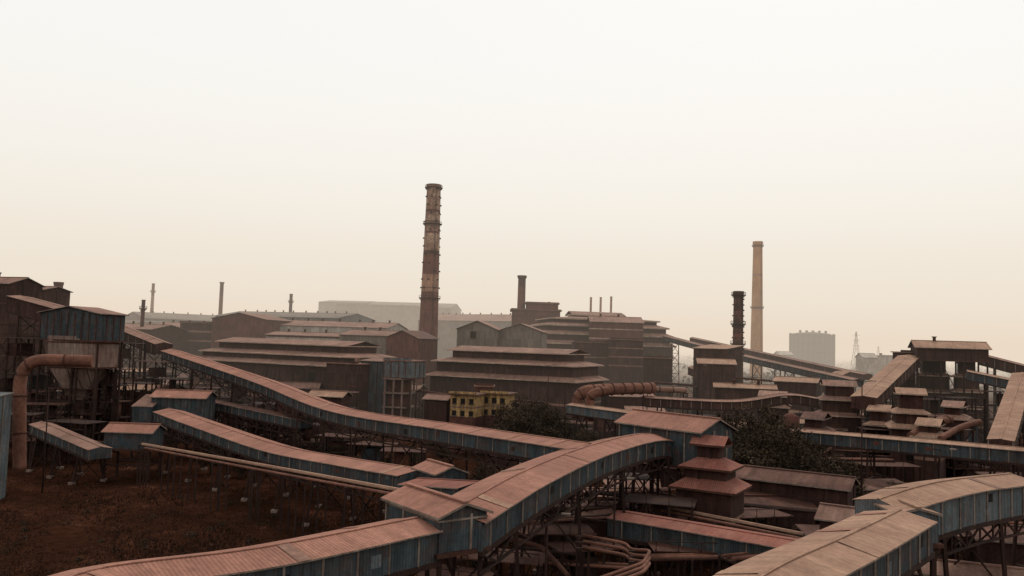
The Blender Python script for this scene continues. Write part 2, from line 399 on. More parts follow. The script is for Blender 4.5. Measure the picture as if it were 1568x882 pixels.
def frame_tower(name,px,Y,w,d,h,nx=2,ny=1,fl=4.0,wt=.3,m_=None,eq=True):
    m_=m_ or steel
    c=P(px,600,Y); o=Vector((c.x-w/2,c.y,0)); b=MB(name)
    an=R(-.35,.35); X=Vector((math.cos(an),math.sin(an),0)); Yv=Vector((-math.sin(an),math.cos(an),0))
    nf=max(1,int(h/fl))
    for i in range(nx+1):
        for j in range(ny+1): b.beam(o+X*w*i/nx+Yv*d*j/ny,o+X*w*i/nx+Yv*d*j/ny+ZV*h,wt,m_)
    for k in range(1,nf+1):
        z=h*k/nf
        b.box(o,X,Yv,-.3,w+.3,-.3,d+.3,z-.12,z,rust if k%2 else m_)
        for i in range(nx+1): b.beam(o+X*(w*i/nx)+ZV*(z+1.1)-Yv*.25,o+X*(w*i/nx)-Yv*.25+ZV*z,.08,m_)
        b.beam(o-Yv*.25+ZV*(z+1.1),o+X*w-Yv*.25+ZV*(z+1.1),.09,m_)
        for i in range(nx):
            if random.random()<.6: b.beam(o+X*w*i/nx+ZV*(z-h/nf),o+X*w*(i+1)/nx+ZV*z,wt*.5,m_)
            if random.random()<.4: b.beam(o+X*w*i/nx+ZV*z,o+X*w*(i+1)/nx+ZV*(z-h/nf),wt*.5,m_)
        if eq and random.random()<.75:
            x=R(.1,.6)*w; b.box(o,X,Yv,x,x+R(.2,.38)*w,.4,d-.4,z-h/nf+.02,z-h/nf+R(.4,.85)*h/nf,random.choice([brown,brownR,rust,steel,blue]))
        if eq and random.random()<.5:
            x=R(.2,.8)*w; b.tube([o+X*x+Yv*d*.5+ZV*(z-h/nf+.05),o+X*x+Yv*d*.5+ZV*(z-.4)],R(.5,1.1),random.choice([rust,pipeM,steel]),12)
    return b.done()

# ------------------------------------------------ ground
def ground():
    m=bpy.data.materials.new("industrial_ground"); m.use_nodes=True; nt=m.node_tree; N=nt.nodes; L=nt.links; bs=N["Principled BSDF"]
    bs.inputs["Roughness"].default_value=1; bs.inputs["Specular IOR Level"].default_value=.0
    g=N.new("ShaderNodeNewGeometry")
    def ns(s,d=8,r_=.65):
        n=N.new("ShaderNodeTexNoise"); n.inputs["Scale"].default_value=s;n.inputs["Detail"].default_value=d;n.inputs["Roughness"].default_value=r_;L.new(g.outputs["Position"],n.inputs["Vector"]); return n.outputs["Fac"]
    def ramp(src,st):
        n=N.new("ShaderNodeValToRGB"); e=n.color_ramp.elements
        while len(e)<len(st): e.new(.5)
        for k,(p,c) in enumerate(st): e[k].position=p; e[k].color=(*c,1)
        L.new(src,n.inputs[0]); return n.outputs[0]
    c=ramp(ns(.04),[(.34,(.018,.009,.006)),(.47,(.03,.0125,.0075)),(.57,(.044,.018,.011)),(.68,(.105,.046,.03))])
    c2=ramp(ns(.6),[(.3,(.6,.6,.6)),(.7,(1.35,1.3,1.25))])
    v=N.new("ShaderNodeVectorMath"); v.operation='MULTIPLY'; L.new(c,v.inputs[0]); L.new(c2,v.inputs[1]); L.new(v.outputs[0],bs.inputs["Base Color"])
    b=N.new("ShaderNodeBump"); b.inputs["Strength"].default_value=.8; b.inputs["Distance"].default_value=.5; L.new(ns(.9),b.inputs["Height"]); L.new(b.outputs[0],bs.inputs["Normal"])
    me=bpy.data.meshes.new("ground"); me.from_pydata([(-9000,-500,0),(9000,-500,0),(9000,12000,0),(-9000,12000,0)],[],[(0,1,2,3)])
    me.materials.append(m); ob=bpy.data.objects.new("ground",me); scene.collection.objects.link(ob)
ground()

# ------------------------------------------------ trees
def leafquad(b,c,s,mat):
    n=Vector((R(-1,1),R(-1,1),R(-.4,1))).normalized(); t=n.cross(Vector((R(-1,1),R(-1,1),R(-1,1)))).normalized(); w=n.cross(t)
    b.face([c-t*s,c+w*s*.55,c+t*s,c-w*s*.55],mat,[(0,0),(1,0),(1,1),(0,1)])
def tree_mesh(h,rc,nclump=40,nl=80,ls=.22):
    b=MB("tree"); 
    tr=[Vector((0,0,0)),Vector((R(-.2,.2),R(-.2,.2),h*.25)),Vector((R(-.4,.4),R(-.4,.4),h*.5)),Vector((R(-.5,.5),R(-.5,.5),h*.8))]
    b.tube(tr,[.38,.3,.2,.07],bark,8)
    for i in range(nclump):
        an=R(0,6.28); rr=rc*math.sqrt(random.random()); zz=h*R(.32,.95); k=1-abs((zz/h-.6)/.45)**2*.6
        c=Vector((math.cos(an)*rr*k,math.sin(an)*rr*k,zz))
        if i%3==0:
            s=tr[1].lerp(tr[2],R(0,1)); b.tube([s,s.lerp(c,.5)+Vector((0,0,.3)),c],[.14,.08,.03],bark,5,cap=False)
        m_=leafB if (random.random()<.45 and zz>h*.45) else leafA; cr=R(.5,1.15)*rc*.3
        for _ in range(nl):
            d=Vector((random.gauss(0,1),random.gauss(0,1),random.gauss(0,.7)))*cr*.55
            leafquad(b,c+d,ls*R(.6,1.2),m_)
    return b.done()
tree_src=[tree_mesh(9,4.2),tree_mesh(7,3.6),tree_mesh(11,4.6,48),tree_mesh(5,3.2,26)]
tree_used=[False]*4
def tree(x,y,s=1.0,k=None):
    k=random.randrange(4) if k is None else k
    if not tree_used[k]: o=tree_src[k]; tree_used[k]=True
    else: o=bpy.data.objects.new("tree",tree_src[k].data); scene.collection.objects.link(o)
    o.location=(x,y,-.1); o.rotation_euler=(0,0,R(0,6.28)); o.scale=(s*R(.85,1.15),s*R(.85,1.15),s*R(.85,1.1))
def treep(px,Y,s=1,k=None):
    c=P(px,620,Y); tree(c.x,Y,s,k)

# ------------------------------------------------ foreground galleries
gallery([(60,905,44),(160,868,50),(400,838,57),(640,792,68)],w=5.2,h=2.4,legs=14,openings=9)
gallery([(690,782,69),(800,722,83),(900,683,104),(985,664,122),(1042,672,128)],w=5.8,h=2.3,ribs=3.4,legs=18,step=1.5,openings=9,warren=3.4)
gallery([(905,679,106),(700,650,132),(520,622,166),(400,578,203),(262,534,250)],w=5.6,h=2.0,ribs=4,legs=14,openings=12,warren=4)
gallery([(252,524,252),(162,488,268)],w=6,h=3,roof=roofMid,wall=brown,ribs=4,legs=12)
gallery([(645,718,110),(540,702,128),(430,682,148),(330,650,167),(258,625,186)],w=6.2,h=1.8,ribs=4,legs=12,openings=14,warren=4)
gallery([(640,732,104),(735,737,92)],w=5,h=1.8,roof=roofRed,legs=10)
gallery([(62,645,176),(155,684,158)],w=4,h=1.8,roof=roofMid,wall=blue,legs=10)
gallery([(1120,910,43),(1200,862,49),(1290,822,57),(1378,780,69)],w=5.0,h=2.4,roof=roofTan,legs=15,step=1.5,openings=9)
gallery([(1345,764,74),(1400,746,76),(1460,734,81),(1548,725,90)],w=5.4,h=3.0,roof=roofTan,wall=blueL,ribs=3,legs=12,step=1.5,openings=8,warren=3)
gallery([(1552,738,92),(1700,742,100)],w=5.4,h=3.0,roof=roofTan,wall=blueL,ribs=3,legs=12)
gallery([(945,782,108),(1090,806,101),(1245,832,94)],w=5.4,h=2.2,roof=roofRed,ribs=4,legs=10,rise=.07)
gallery([(1208,655,174),(1390,670,158),(1620,690,143)],w=3.4,h=2.2,roof=roofTan,wall=blue,ribs=3,legs=12,openings=12)
gallery([(875,617,222),(975,630,205)],w=3.6,h=2.2,roof=roofTan,wall=blueL,ribs=4,legs=10)
gallery([(1020,513,440),(1120,538,380),(1220,560,330),(1315,580,290)],w=4,h=2.2,roof=roofMid,wall=blue,ribs=8,legs=25,legw=.4)
gallery([(1060,516,470),(1250,556,400),(1330,572,360)],w=4,h=2.4,roof=roofMid,wall=brown,ribs=8,legs=25,legw=.4)
gallery([(1392,543,262),(1322,606,214)],w=6.0,h=3,roof=roofTan,wall=brown,ribs=5,legs=12,rise=.06)
gallery([(1498,540,270),(1600,566,262)],w=5,h=3,roof=roofMid,wall=brown,legs=12)
gallery([(1480,566,240),(1600,590,232)],w=4,h=2.4,roof=roofTan,wall=blue,legs=12)
gallery([(1566,570,196),(1543,640,164),(1532,672,152)],w=3.8,h=2.4,roof=roofTan,wall=brown,legs=9,rise=.06)
gallery([(985,606,235),(1120,612,238),(1200,602,240),(1250,608,242)],w=4,h=2.2,roof=roofMid,wall=brown,legs=12)
gallery([(1290,567,330),(1235,590,300)],w=5,h=3,roof=roofTan,wall=brown,legs=14)
gallery([(330,612,205),(470,640,180)],w=3,h=1.8,roof=roofBrown,wall=blue,legs=9,warren=3)
gallery([(1120,585,290),(1060,560,310)],w=4,h=2.4,roof=roofMid,wall=brown,legs=10)

# ------------------------------------------------ transfer houses
def zt(px,py,Y): return P(px,py,Y).z
bld("conveyor_transfer_house",(592,762,73),(674,779,66),4.6,'gable',.8,hgt=2.9,wall=blue,roofm=roofPink,over=.4,ribs=3,bands=[(.5,.35,rib)])
bld("conveyor_transfer_house",(948,645,131),(1072,650,119),8,'gable',1.6,base=12.5,wall=blue,roofm=roofPink,over=.6,ribs=3.2,vents=False)
bld("conveyor_transfer_house",(634,716,111),(668,722,106),4.5,'gable',.8,hgt=3,wall=blue,roofm=roofPink,over=.3)
bld("conveyor_transfer_house",(232,607,192),(314,606,192),7,'gable',1.3,hgt=5.5,wall=blue,roofm=roofPink,over=.5,ribs=4,ribm=blueL)
bld("conveyor_transfer_house",(203,622,190),(233,620,190),7,'shed',2.2,hgt=5,wall=blue,roofm=roofMid,over=.2)
bld("conveyor_transfer_house",(160,660,163),(232,655,163),6,'gable',1.2,hgt=3.4,wall=blue,roofm=roofPink,over=.5)
Y=118; tiers("hopper_tower",(1036,700,Y),(1120,700,Y-4),7,[(0,zt(1080,745,Y)),(1.0,zt(1080,714,Y)),(2.3,zt(1080,680,Y))],wall=brown,roofm=roofRed,over=.9,rise=1.2,toprise=1.2,fas=rust)
bld("conveyor_transfer_house",(1338,770,75),(1374,782,70.5),3.5,'gable',.4,hgt=2.4,wall=blueL,roofm=roofTan,over=.25)

# ------------------------------------------------ left cluster
bld("blast_furnace_building",(-90,432,238),(14,430,232),12,'gable',2.0,wall=brown,roofm=roofMid,bands=[(6,5.6,rust),(12,11.6,steel),(18,17.6,rust)],ribs=5,ribm=steel)
bld("furnace_annex_building",(14,442,252),(66,442,250),12,'gable',1.2,wall=brown,roofm=roofMid,bands=[(5,4.6,steel)],ribs=6,ribm=steel)
gallery([(30,452,225),(128,478,214)],w=7,h=4,roof=roofMid,wall=brown,ribs=0,legs=14,rise=.05,name="inclined_conveyor_gallery")
bld("bunker_house",(62,478,202),(153,480,196),8,'front',1.6,hgt=6.5,wall=blue,roofm=roofMid,ribs=2.2,ribm=rust)
bld("storage_bunker",(74,519,200.5),(150,519,196.5),7,'flat',0,base=zt(100,560,200),wall=conc,roofm=conc,over=.1,bands=[(.8,.5,rust)])
def hopper(name,px,py,Y,w,d,h,m_):
    c=P(px,py,Y); b=MB(name); o=Vector((c.x,c.y,0)); X=Vector((1,0,0));Yv=Vector((0,1,0)); z=c.z
    q=lambda x,y,zz:o+X*x+Yv*y+ZV*zz
    t=[q(-w/2,0,z),q(w/2,0,z),q(w/2,d,z),q(-w/2,d,z)]; bt=[q(-w*.12,d*.35,z-h),q(w*.12,d*.35,z-h),q(w*.12,d*.65,z-h),q(-w*.12,d*.65,z-h)]
    for i in range(4): j=(i+1)%4; b.face([bt[i],bt[j],t[j],t[i]],m_)
    b.tube([q(0,d/2,z-h),q(0,d/2,0)],.6,rust,10)
    for x in (-w/2,0,w/2):
        for y in (0,d): b.beam(q(x,y,0),q(x,y,z),.4,steel)
    for zz in (z*.3,z*.6,z):
        for y in (0,d): b.beam(q(-w/2,y,zz),q(w/2,y,zz),.35,steel)
        b.box(o,X,Yv,-w/2,w/2,0,d,zz*.75-.1,zz*.75,rust)
    b.beam(q(-w/2,0,0),q(0,0,z*.6),.2,steel); b.beam(q(w/2,0,0),q(0,0,z*.6),.2,steel)
    return b.done()
hopper("hopper",112,563,199,12,7,8,conc)
for px,Y,w,d,h in ((18,205,10,8,27),(60,222,12,8,22),(185,240,9,7,26),(228,236,9,7,21),(255,222,8,6,17),(20,176,8,6,11),(110,185,12,6,9),(300,232,12,6,14),(160,205,8,6,20),(200,215,8,6,16),(60,190,9,6,12),(350,215,12,6,11),(400,205,10,6,9),(450,200,12,6,8),(520,190,10,6,7),(570,185,10,6,6),(620,175,9,6,6)):
    frame_tower("steel_frame_platform",px,Y,w,d,h,nx=3,ny=1)
def pipe(pts,rad,m_=None,name="pipeline",seg=14,step=.7,flange=0,supports=0,bends=False):
    b=MB(name); V=[P(*p) if not isinstance(p,Vector) else p for p in pts]
    if bends:
        path=[V[0]]
        for i in range(1,len(V)-1):
            d0=(V[i]-V[i-1]).normalized(); d1=(V[i+1]-V[i]).normalized(); k=.8
            for t in (0,.25,.5,.75,1):
                a=V[i]-d0*k; c=V[i]+d1*k; path.append(a.lerp(V[i],t).lerp(V[i].lerp(c,t),t))
        path.append(V[-1])
    else: path=catmull(V,step)
    b.tube(path,rad,m_ or pipeM,seg)
    acc=0
    for i in range(1,len(path)-1):
        acc+=(path[i]-path[i-1]).length
        if flange and acc>flange:
            acc=0; d=(path[i+1]-path[i]).normalized(); b.tube([path[i]-d*.12,path[i]+d*.12],rad*1.13,rust,seg)
    if supports:
        n=max(1,int((V[-1]-V[0]).length/supports))
        for k in range(n+1):
            p=path[min(len(path)-1,int(k/n*(len(path)-1)))]
            if p.z>1.5: b.beam(Vector((p.x-.6,p.y,0)),Vector((p.x-.6,p.y,p.z-rad)),.22,steel); b.beam(Vector((p.x+.6,p.y,0)),Vector((p.x+.6,p.y,p.z-rad)),.22,steel); b.beam(Vector((p.x-.8,p.y,p.z-rad)),Vector((p.x+.8,p.y,p.z-rad)),.25,steel)
    return b.done()
pipe([(30,720,150),(30,640,150),(31,585,150),(40,562,150),(60,552,150),(100,552,151),(142,553,152)],1.1,flange=6,name="gas_duct")
pipe([(218,680,160),(400,712,132),(620,752,104)],.26,m_=roofTan,supports=10,name="pipeline")
pipe([(222,686,158),(400,720,130),(625,761,102)],.2,m_=pipeM,supports=12,name="pipeline")
bld("container_shed",(-75,606,140),(-8,605,140),5,'shed',.4,wall=blueL,roofm=blueL,over=.2,ribs=2.5,ribm=greyw)

# ------------------------------------------------ mid left buildings
Y=300; tiers("rolling_mill_shed",(290,560,Y),(535,560,Y-35),30,[(0,zt(420,553,Y)),(3,zt(420,540,Y)),(7,zt(420,525,Y))],wall=brown,roofm=roofMid,over=1.2,rise=1.2,toprise=1.6)
bld("workshop_building",(500,556,262),(548,556,256),10,'flat',0,wall=brown,roofm=roofMid,bands=[(3,2.7,rust),(7,6.7,rust)])
bld("switchgear_building",(553,552,262),(594,552,258),10,'shed',.8,wall=blue,roofm=roofMid,ribs=3,ribm=steel)
bld("concrete_frame_building",(588,552,258),(630,552,254),9,'flat',0,base=zt(610,578,256),wall=blueL,roofm=roofMid,over=.3,ribs=2.6,ribm=brownR)
def concframe(px0,px1,Y,z,levels):
    A=P(px0,600,Y);B=P(px1,600,Y); A.z=B.z=0; ax,ay,L=frame(A,B); b=MB("concrete_frame")
    for i in range(4):
        for y in (0,8): b.box(A,ax,ay,L*i/3-.28,L*i/3+.28,y-.3,y+.3,0,z,conc)
    for k in range(1,levels+1):
        zz=z*k/levels; b.box(A,ax,ay,-.5,L+.5,-.5,8.5,zz-.5,zz-.02,conc)
        b.box(A,ax,ay,.6,L-.6,2,7,zz-z/levels,zz-.7,brownR)
    b.done()
concframe(589,629,255.5,zt(610,579,256),4)
bld("mill_shed",(325,487,430),(408,490,424),30,'front',3.2,wall=brownR,roofm=roofMid)
bld("mill_shed",(276,494,440),(328,494,436),30,'flat',0,wall=brown,roofm=roofMid,bands=[(5,4,roofMid),(10,9,roofMid)])
bld("long_mill_shed",(408,497,440),(592,506,430),40,'gable',3,wall=white,roofm=roofMid,bands=[(4,3.2,greyw)])
bld("mill_shed",(520,512,360),(600,516,352),24,'gable',2.2,wall=greyw,roofm=roofMid)
bld("mill_shed",(592,516,340),(640,518,336),22,'front',3,wall=brownR,roofm=roofBrown)
bld("mill_shed",(408,512,380),(520,520,372),20,'gable',1.5,wall=brownR,roofm=roofMid,bands=[(2,1,white)])
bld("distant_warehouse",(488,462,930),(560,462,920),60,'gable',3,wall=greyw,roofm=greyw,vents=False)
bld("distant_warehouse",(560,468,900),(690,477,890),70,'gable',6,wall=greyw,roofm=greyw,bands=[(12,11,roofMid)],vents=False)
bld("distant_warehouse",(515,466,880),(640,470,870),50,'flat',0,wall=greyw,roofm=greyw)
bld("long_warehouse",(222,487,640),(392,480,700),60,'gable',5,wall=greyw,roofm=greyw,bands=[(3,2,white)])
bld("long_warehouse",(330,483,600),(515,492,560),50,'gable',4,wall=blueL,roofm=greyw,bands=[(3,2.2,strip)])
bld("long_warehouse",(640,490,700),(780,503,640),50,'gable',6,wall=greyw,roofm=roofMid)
bld("storage_shed",(225,500,480),(300,502,470),30,'gable',3,wall=blue,roofm=roofMid)
bld("storage_shed",(160,502,420),(232,504,410),26,'gable',2.5,wall=brown,roofm=roofMid)

# ------------------------------------------------ centre buildings
Y=285; tiers("sinter_plant_building",(659,575,Y),(880,575,Y-22),30,[(0,zt(770,577,Y)),(1.5,zt(770,555,Y)),(5.5,zt(770,538,Y))],wall=brown,roofm=roofMid,over=1.6,rise=1.3,toprise=1.5)
bld("gabled_pump_house",(700,503,345),(762,506,342),18,'front',3.5,wall=greyw,roofm=roofMid,wins=[(1,3,14,2.5,dark)],bands=[(9,8.6,roofMid)])
bld("gabled_pump_house",(763,506,345),(830,510,342),18,'front',3.2,wall=greyw,roofm=roofMid,wins=[(1,3,14,2.5,dark)],bands=[(9,8.6,roofMid)])
Y=430; tiers("steel_melting_shop",(828,560,Y),(1030,560,Y+10),60,[(0,zt(930,527,Y)),(1,zt(930,512,Y)),(3,zt(930,499,Y)),(7,zt(930,488,Y)),(22,zt(930,480,Y))],wall=brown,roofm=roofMid,over=1.5,rise=1.5,toprise=2,fh=.7)
bld("furnace_bay_building",(905,492,424),(985,492,424),20,'gable',3.0,wall=brownR,roofm=roofMid,bands=[(4,3.5,strip),(9,8.4,strip)])
bld("furnace_building",(784,474,500),(858,474,500),40,'flat',0,wall=brownR,roofm=roofMid,over=1.2,bands=[(4,3,rust),(12,11,roofMid)])
bld("furnace_building",(806,464,505),(855,465,505),20,'flat',0,wall=brownR,roofm=roofMid,over=1)
bld("furnace_building",(776,503,480),(840,503,480),30,'flat',0,wall=brown,roofm=roofMid,over=1.2)
bld("control_building",(880,524,380),(935,524,380),18,'flat',0,wall=brown,roofm=roofMid,bands=[(3,2.6,steel),(7,6.5,roofMid)])
bld("bunker_building",(935,520,372),(985,520,372),18,'flat',0,wall=brown,roofm=roofMid,bands=[(4,3.5,roofMid),(8,7.4,roofMid),(12,11.4,roofMid)])
bld("control_building",(985,548,340),(1030,548,338),16,'flat',0,wall=brown,roofm=roofMid)
bld("office_building",(690,604,222),(728,604,220),8,'flat',0,wall=yellow,roofm=roofBrown,over=.8,wins=[(.9,1.5,2.4,1.2,dark),(4.2,1.4,2.4,1.2,dark)],bands=[(3.4,3.1,conc),(20,5.8,brownR)])
bld("office_building",(738,603,228),(776,603,226),8,'flat',0,wall=yellow,roofm=roofBrown,over=.8,wins=[(.9,1.5,2.4,1.3,dark),(4.2,1.4,2.4,1.2,dark)],bands=[(3.4,3.1,conc),(20,5.8,brownR)])
bld("stair_block",(728,592,236),(755,592,236),6,'flat',0,wall=brownR,roofm=roofMid,over=.4)
bld("workshop_shed",(650,610,228),(684,612,226),6,'gable',1,wall=brown,roofm=roofMid)
pipe([(884,640,226),(885,612,226),(893,601,226),(915,597,227),(1000,594,236)],1.6,flange=3,name="ribbed_gas_duct")
pipe([(903,645,218),(903,612,218),(910,602,218),(930,598,220)],1.2,flange=3,name="ribbed_gas_duct")
pipe([(925,592,240),(1050,598,246)],.9,flange=4,supports=12,m_=roofMid)
for (x0,y0,x1,y1,Yy) in ((640,598,690,605,260),(780,612,840,618,240),(1000,585,1080,592,300),(1090,575,1200,585,300),(560,640,640,650,200)):
    pipe([(x0,y0,Yy),(x1,y1,Yy-4)],.4,supports=8,m_=rust)

# ------------------------------------------------ right cluster
bld("crushing_plant",(1062,533,300),(1112,552,292),14,'shed',1.5,wall=brown,roofm=roofTan,bands=[(4,3.6,steel)])
bld("crushing_plant",(1070,556,285),(1126,556,283),12,'gable',1.5,wall=brown,roofm=roofTan,ribs=4,ribm=steel)
bld("storage_shed",(1095,592,262),(1188,594,258),7,'gable',1,base=4,wall=brown,roofm=roofTan)
bld("storage_shed",(1186,583,272),(1250,590,266),10,'gable',1.2,base=3,wall=brown,roofm=roofTan)
for (x0,x1,ys,Yy,bs,rf) in ((1255,1320,(636,612,590),225,0,roofMid),(1366,1428,(655,632,603),196,0,roofTan),(1458,1512,(625,600,577,552),262,0,roofMid),(1405,1460,(600,575,545),268,0,roofMid),(1326,1362,(650,628),210,0,roofTan),(1400,1440,(668,650),186,0,roofTan),(1440,1475,(640,622),210,0,roofMid),(1225,1262,(660,640),200,0,roofBrown),(1160,1205,(622,606),240,0,roofMid)):
    n=len(ys); m_=(x0+x1)/2
    tiers("ore_screening_tower",(x0,620,Yy),(x1,620,Yy-3),9,[(i*.9,max(2+3*i,zt(m_,yy,Yy))) for i,yy in enumerate(ys)],wall=brown,roofm=rf,over=.9,rise=.9,toprise=1.3,base=bs)
bld("crusher_house",(1404,531,258),(1514,537,252),12,'gable',2,base=zt(1460,552,256),wall=brown,roofm=roofTan,over=.8,ribs=5,ribm=steel)
bld("drive_house",(1380,540,266),(1402,540,266),6,'flat',0,wall=brown,roofm=roofTan,over=.5)
for px,Y,w,d,h in ((1340,235,9,7,15),(1395,262,8,8,22),(1430,240,14,7,17),(1490,232,10,8,18),(1540,235,12,8,20),(1575,225,10,8,18),(1290,262,12,7,15),(1215,262,10,6,10),(1150,275,12,6,14),(1040,290,14,8,16),(1005,300,12,7,15),(960,285,12,7,12),(1080,250,14,6,9),(1500,190,12,6,8),(1370,176,12,6,6),(900,300,14,7,14),(1420,215,10,6,14),(1465,200,9,6,12),(1350,205,9,6,11),(1130,262,9,6,15),
  (780,92,8,5,6),(860,100,9,5,7),(700,88,7,5,5),(920,96,8,5,6),(1010,112,9,6,9),(1060,98,8,5,6),(830,125,10,6,8),(960,130,9,6,9),(1340,95,9,5,7),(1450,105,10,6,7),(1180,118,9,6,6)):
    frame_tower("steel_frame_platform",px,Y,w,d,h,nx=3,ny=1)
pipe([(1395,668,186),(1425,652,190),(1455,642,194)],1.0,flange=3,name="ribbed_gas_duct")
pipe([(1440,672,180),(1470,655,186),(1500,646,190)],.7,m_=pipeM,name="pipeline")
bld("long_storage_shed",(1118,728,140),(1298,744,130),7,'gable',1.3,wall=brown,roofm=roofBrown,over=.6,ribs=5,ribm=steel,vents=False)
bld("storage_shed",(1255,792,112),(1300,795,110),6,'gable',1.2,wall=brown,roofm=roofMid)
bld("storage_shed",(1396,874,84),(1600,890,80),6,'gable',.6,wall=brown,roofm=roofMid,vents=False)
bld("storage_shed",(1500,824,104),(1600,830,102),8,'gable',1,wall=brown,roofm=roofBrown)
bld("storage_shed",(1180,768,150),(1250,770,148),8,'gable',1,wall=brown,roofm=roofBrown)
for k in range(3):
    pipe([(893,820+9*k,88-k*1.2),(958,832+9*k,86-k*1.2),(966,842+8*k,84-k*1.2),(996,843+9*k,82-k*1.2),(985,862+7*k,78-k),(900,892+8*k,73-k)],.17,m_=pipeM,supports=7,bends=True)
pipe([(985,770,116),(1230,818,106)],.25,m_=roofTan,supports=10); pipe([(985,776,114),(1230,826,104)],.2,m_=pipeM,supports=10)
pipe([(700,800,92),(830,838,88),(870,882,80)],.25,m_=rust,supports=9,bends=True)
def lamp(px,py,Y):
    t=P(px,py,Y); b=MB("lamp_post"); o=Vector((t.x,t.y,0)); b.tube([o,o+ZV*t.z],[.16,.09],steel,8)
    b.beam(o+ZV*t.z,o+ZV*(t.z+.25)+Vector((1.5,0,0)),.1,steel); b.box(o+Vector((1.5,0,0)),Vector((1,0,0)),Vector((0,1,0)),-.1,.8,-.18,.18,t.z+.15,t.z+.33,rib)
    b.beam(o+ZV*t.z,o+ZV*(t.z+.25)-Vector((1.2,0,0)),.1,steel); b.done()
for p in ((1320,585,140),(840,560,230),(638,590,215),(75,600,150),(942,735,100),(838,790,82),(470,560,270),(1070,560,240),(1440,690,120),(200,600,210)): lamp(*p)

# ------------------------------------------------ chimneys
chimney(664.5,283,400,3.4,5.2,[(.12,chU),(.13,chD),(.22,chU),(.23,chL),(.31,chU),(.325,chD),(.42,chL),(.50,chB),(1,chL)],plats=(.985,.815,.47),bumps=13,bs=.38)
chimney(1160.5,370,620,3.4,5.0,[(.1,chT),(.22,chT),(.24,chB),(1,chT)],plats=(.97,.55),bumps=0)
chimney(1131,446,330,1.9,2.4,[(.15,chD),(.2,chL),(.32,chD),(.36,chL),(.5,chD),(1,chL)],plats=(.97,.75,.6),bumps=12,bs=.28)
chimney(799.5,422,520,2.4,2.9,[(.1,chD),(1,chL)],plats=(),bumps=0,capw=1.25)
for px,yt in ((905,455),(920,455),(936,454)): chimney(px,yt,600,.8,.9,[(.25,chB),(1,greyw)],ladder=False)
chimney(90,432,380,1.9,2.2,[(.1,chD),(1,chL)],capw=1.15)
chimney(235,434,700,1.2,1.8,[(.15,chL),(.3,chB),(1,chL)],plats=(.9,.6)); chimney(220,459,420,.9,1.1,[(.5,chD),(1,chL)],plats=(.9,))
chimney(340,432,640,1.4,1.8,[(.15,chD),(1,chL)],capw=1.35); chimney(446,450,640,1.2,1.6,[(1,chD)],plats=(.9,))
def gasholder():
    A=P(1211,512,900);B=P(1276,512,900); c=(A+B)/2; rr=(B-A).length/2; z=A.z; o=Vector((c.x,c.y,0)); b=MB("gas_holder")
    b.tube([o,o+ZV*z,o+ZV*(z+2),o+ZV*(z+3.5)],[rr*.97,rr*.97,rr*.7,.5],blue,40)
    for j in range(24):
        an=j*math.pi/12; d=Vector((math.cos(an),math.sin(an),0)); b.beam(o+d*rr,o+d*rr+ZV*(z+1.5),.9,steel)
    for k in range(1,6): b.tube([o+ZV*(z*k/5-.4),o+ZV*(z*k/5+.4)],rr*1.01,steel,40,cap=False)
    for j in range(5): b.box(o,Vector((1,0,0)),Vector((0,1,0)),-rr*.6+j*rr*.3,-rr*.6+j*rr*.3+2,-1,1,z+1.5,z+5,steel)
    b.done()
gasholder()
def pylon(px,yt,Y,w):
    T=P(px,yt,Y); o=Vector((T.x,T.y,0)); z=T.z; b=MB("transmission_tower"); n=7; pr=None
    for k in range(n+1):
        t=k/n; ww=w*(1-t)**1.2/2+.4; q=[o+Vector((sx*ww,sy*ww,z*t)) for sx,sy in ((-1,-1),(1,-1),(1,1),(-1,1))]
        if pr:
            for i in range(4): j=(i+1)%4; b.beam(pr[i],q[i],.35,steel); b.beam(pr[i],q[j],.2,steel); b.beam(q[i],q[j],.2,steel)
        pr=q
    for t in (.7,.82,.93): b.beam(o+Vector((-w*.4,0,z*t)),o+Vector((w*.4,0,z*t)),.35,steel)
    b.done()
pylon(1311,508,950,11); pylon(1345,530,1300,9)
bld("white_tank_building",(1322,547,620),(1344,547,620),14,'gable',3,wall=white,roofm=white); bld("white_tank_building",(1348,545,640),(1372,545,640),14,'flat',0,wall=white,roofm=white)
bld("distant_factory_shed",(1195,543,760),(1215,543,760),20,'gable',3,wall=white,roofm=white)

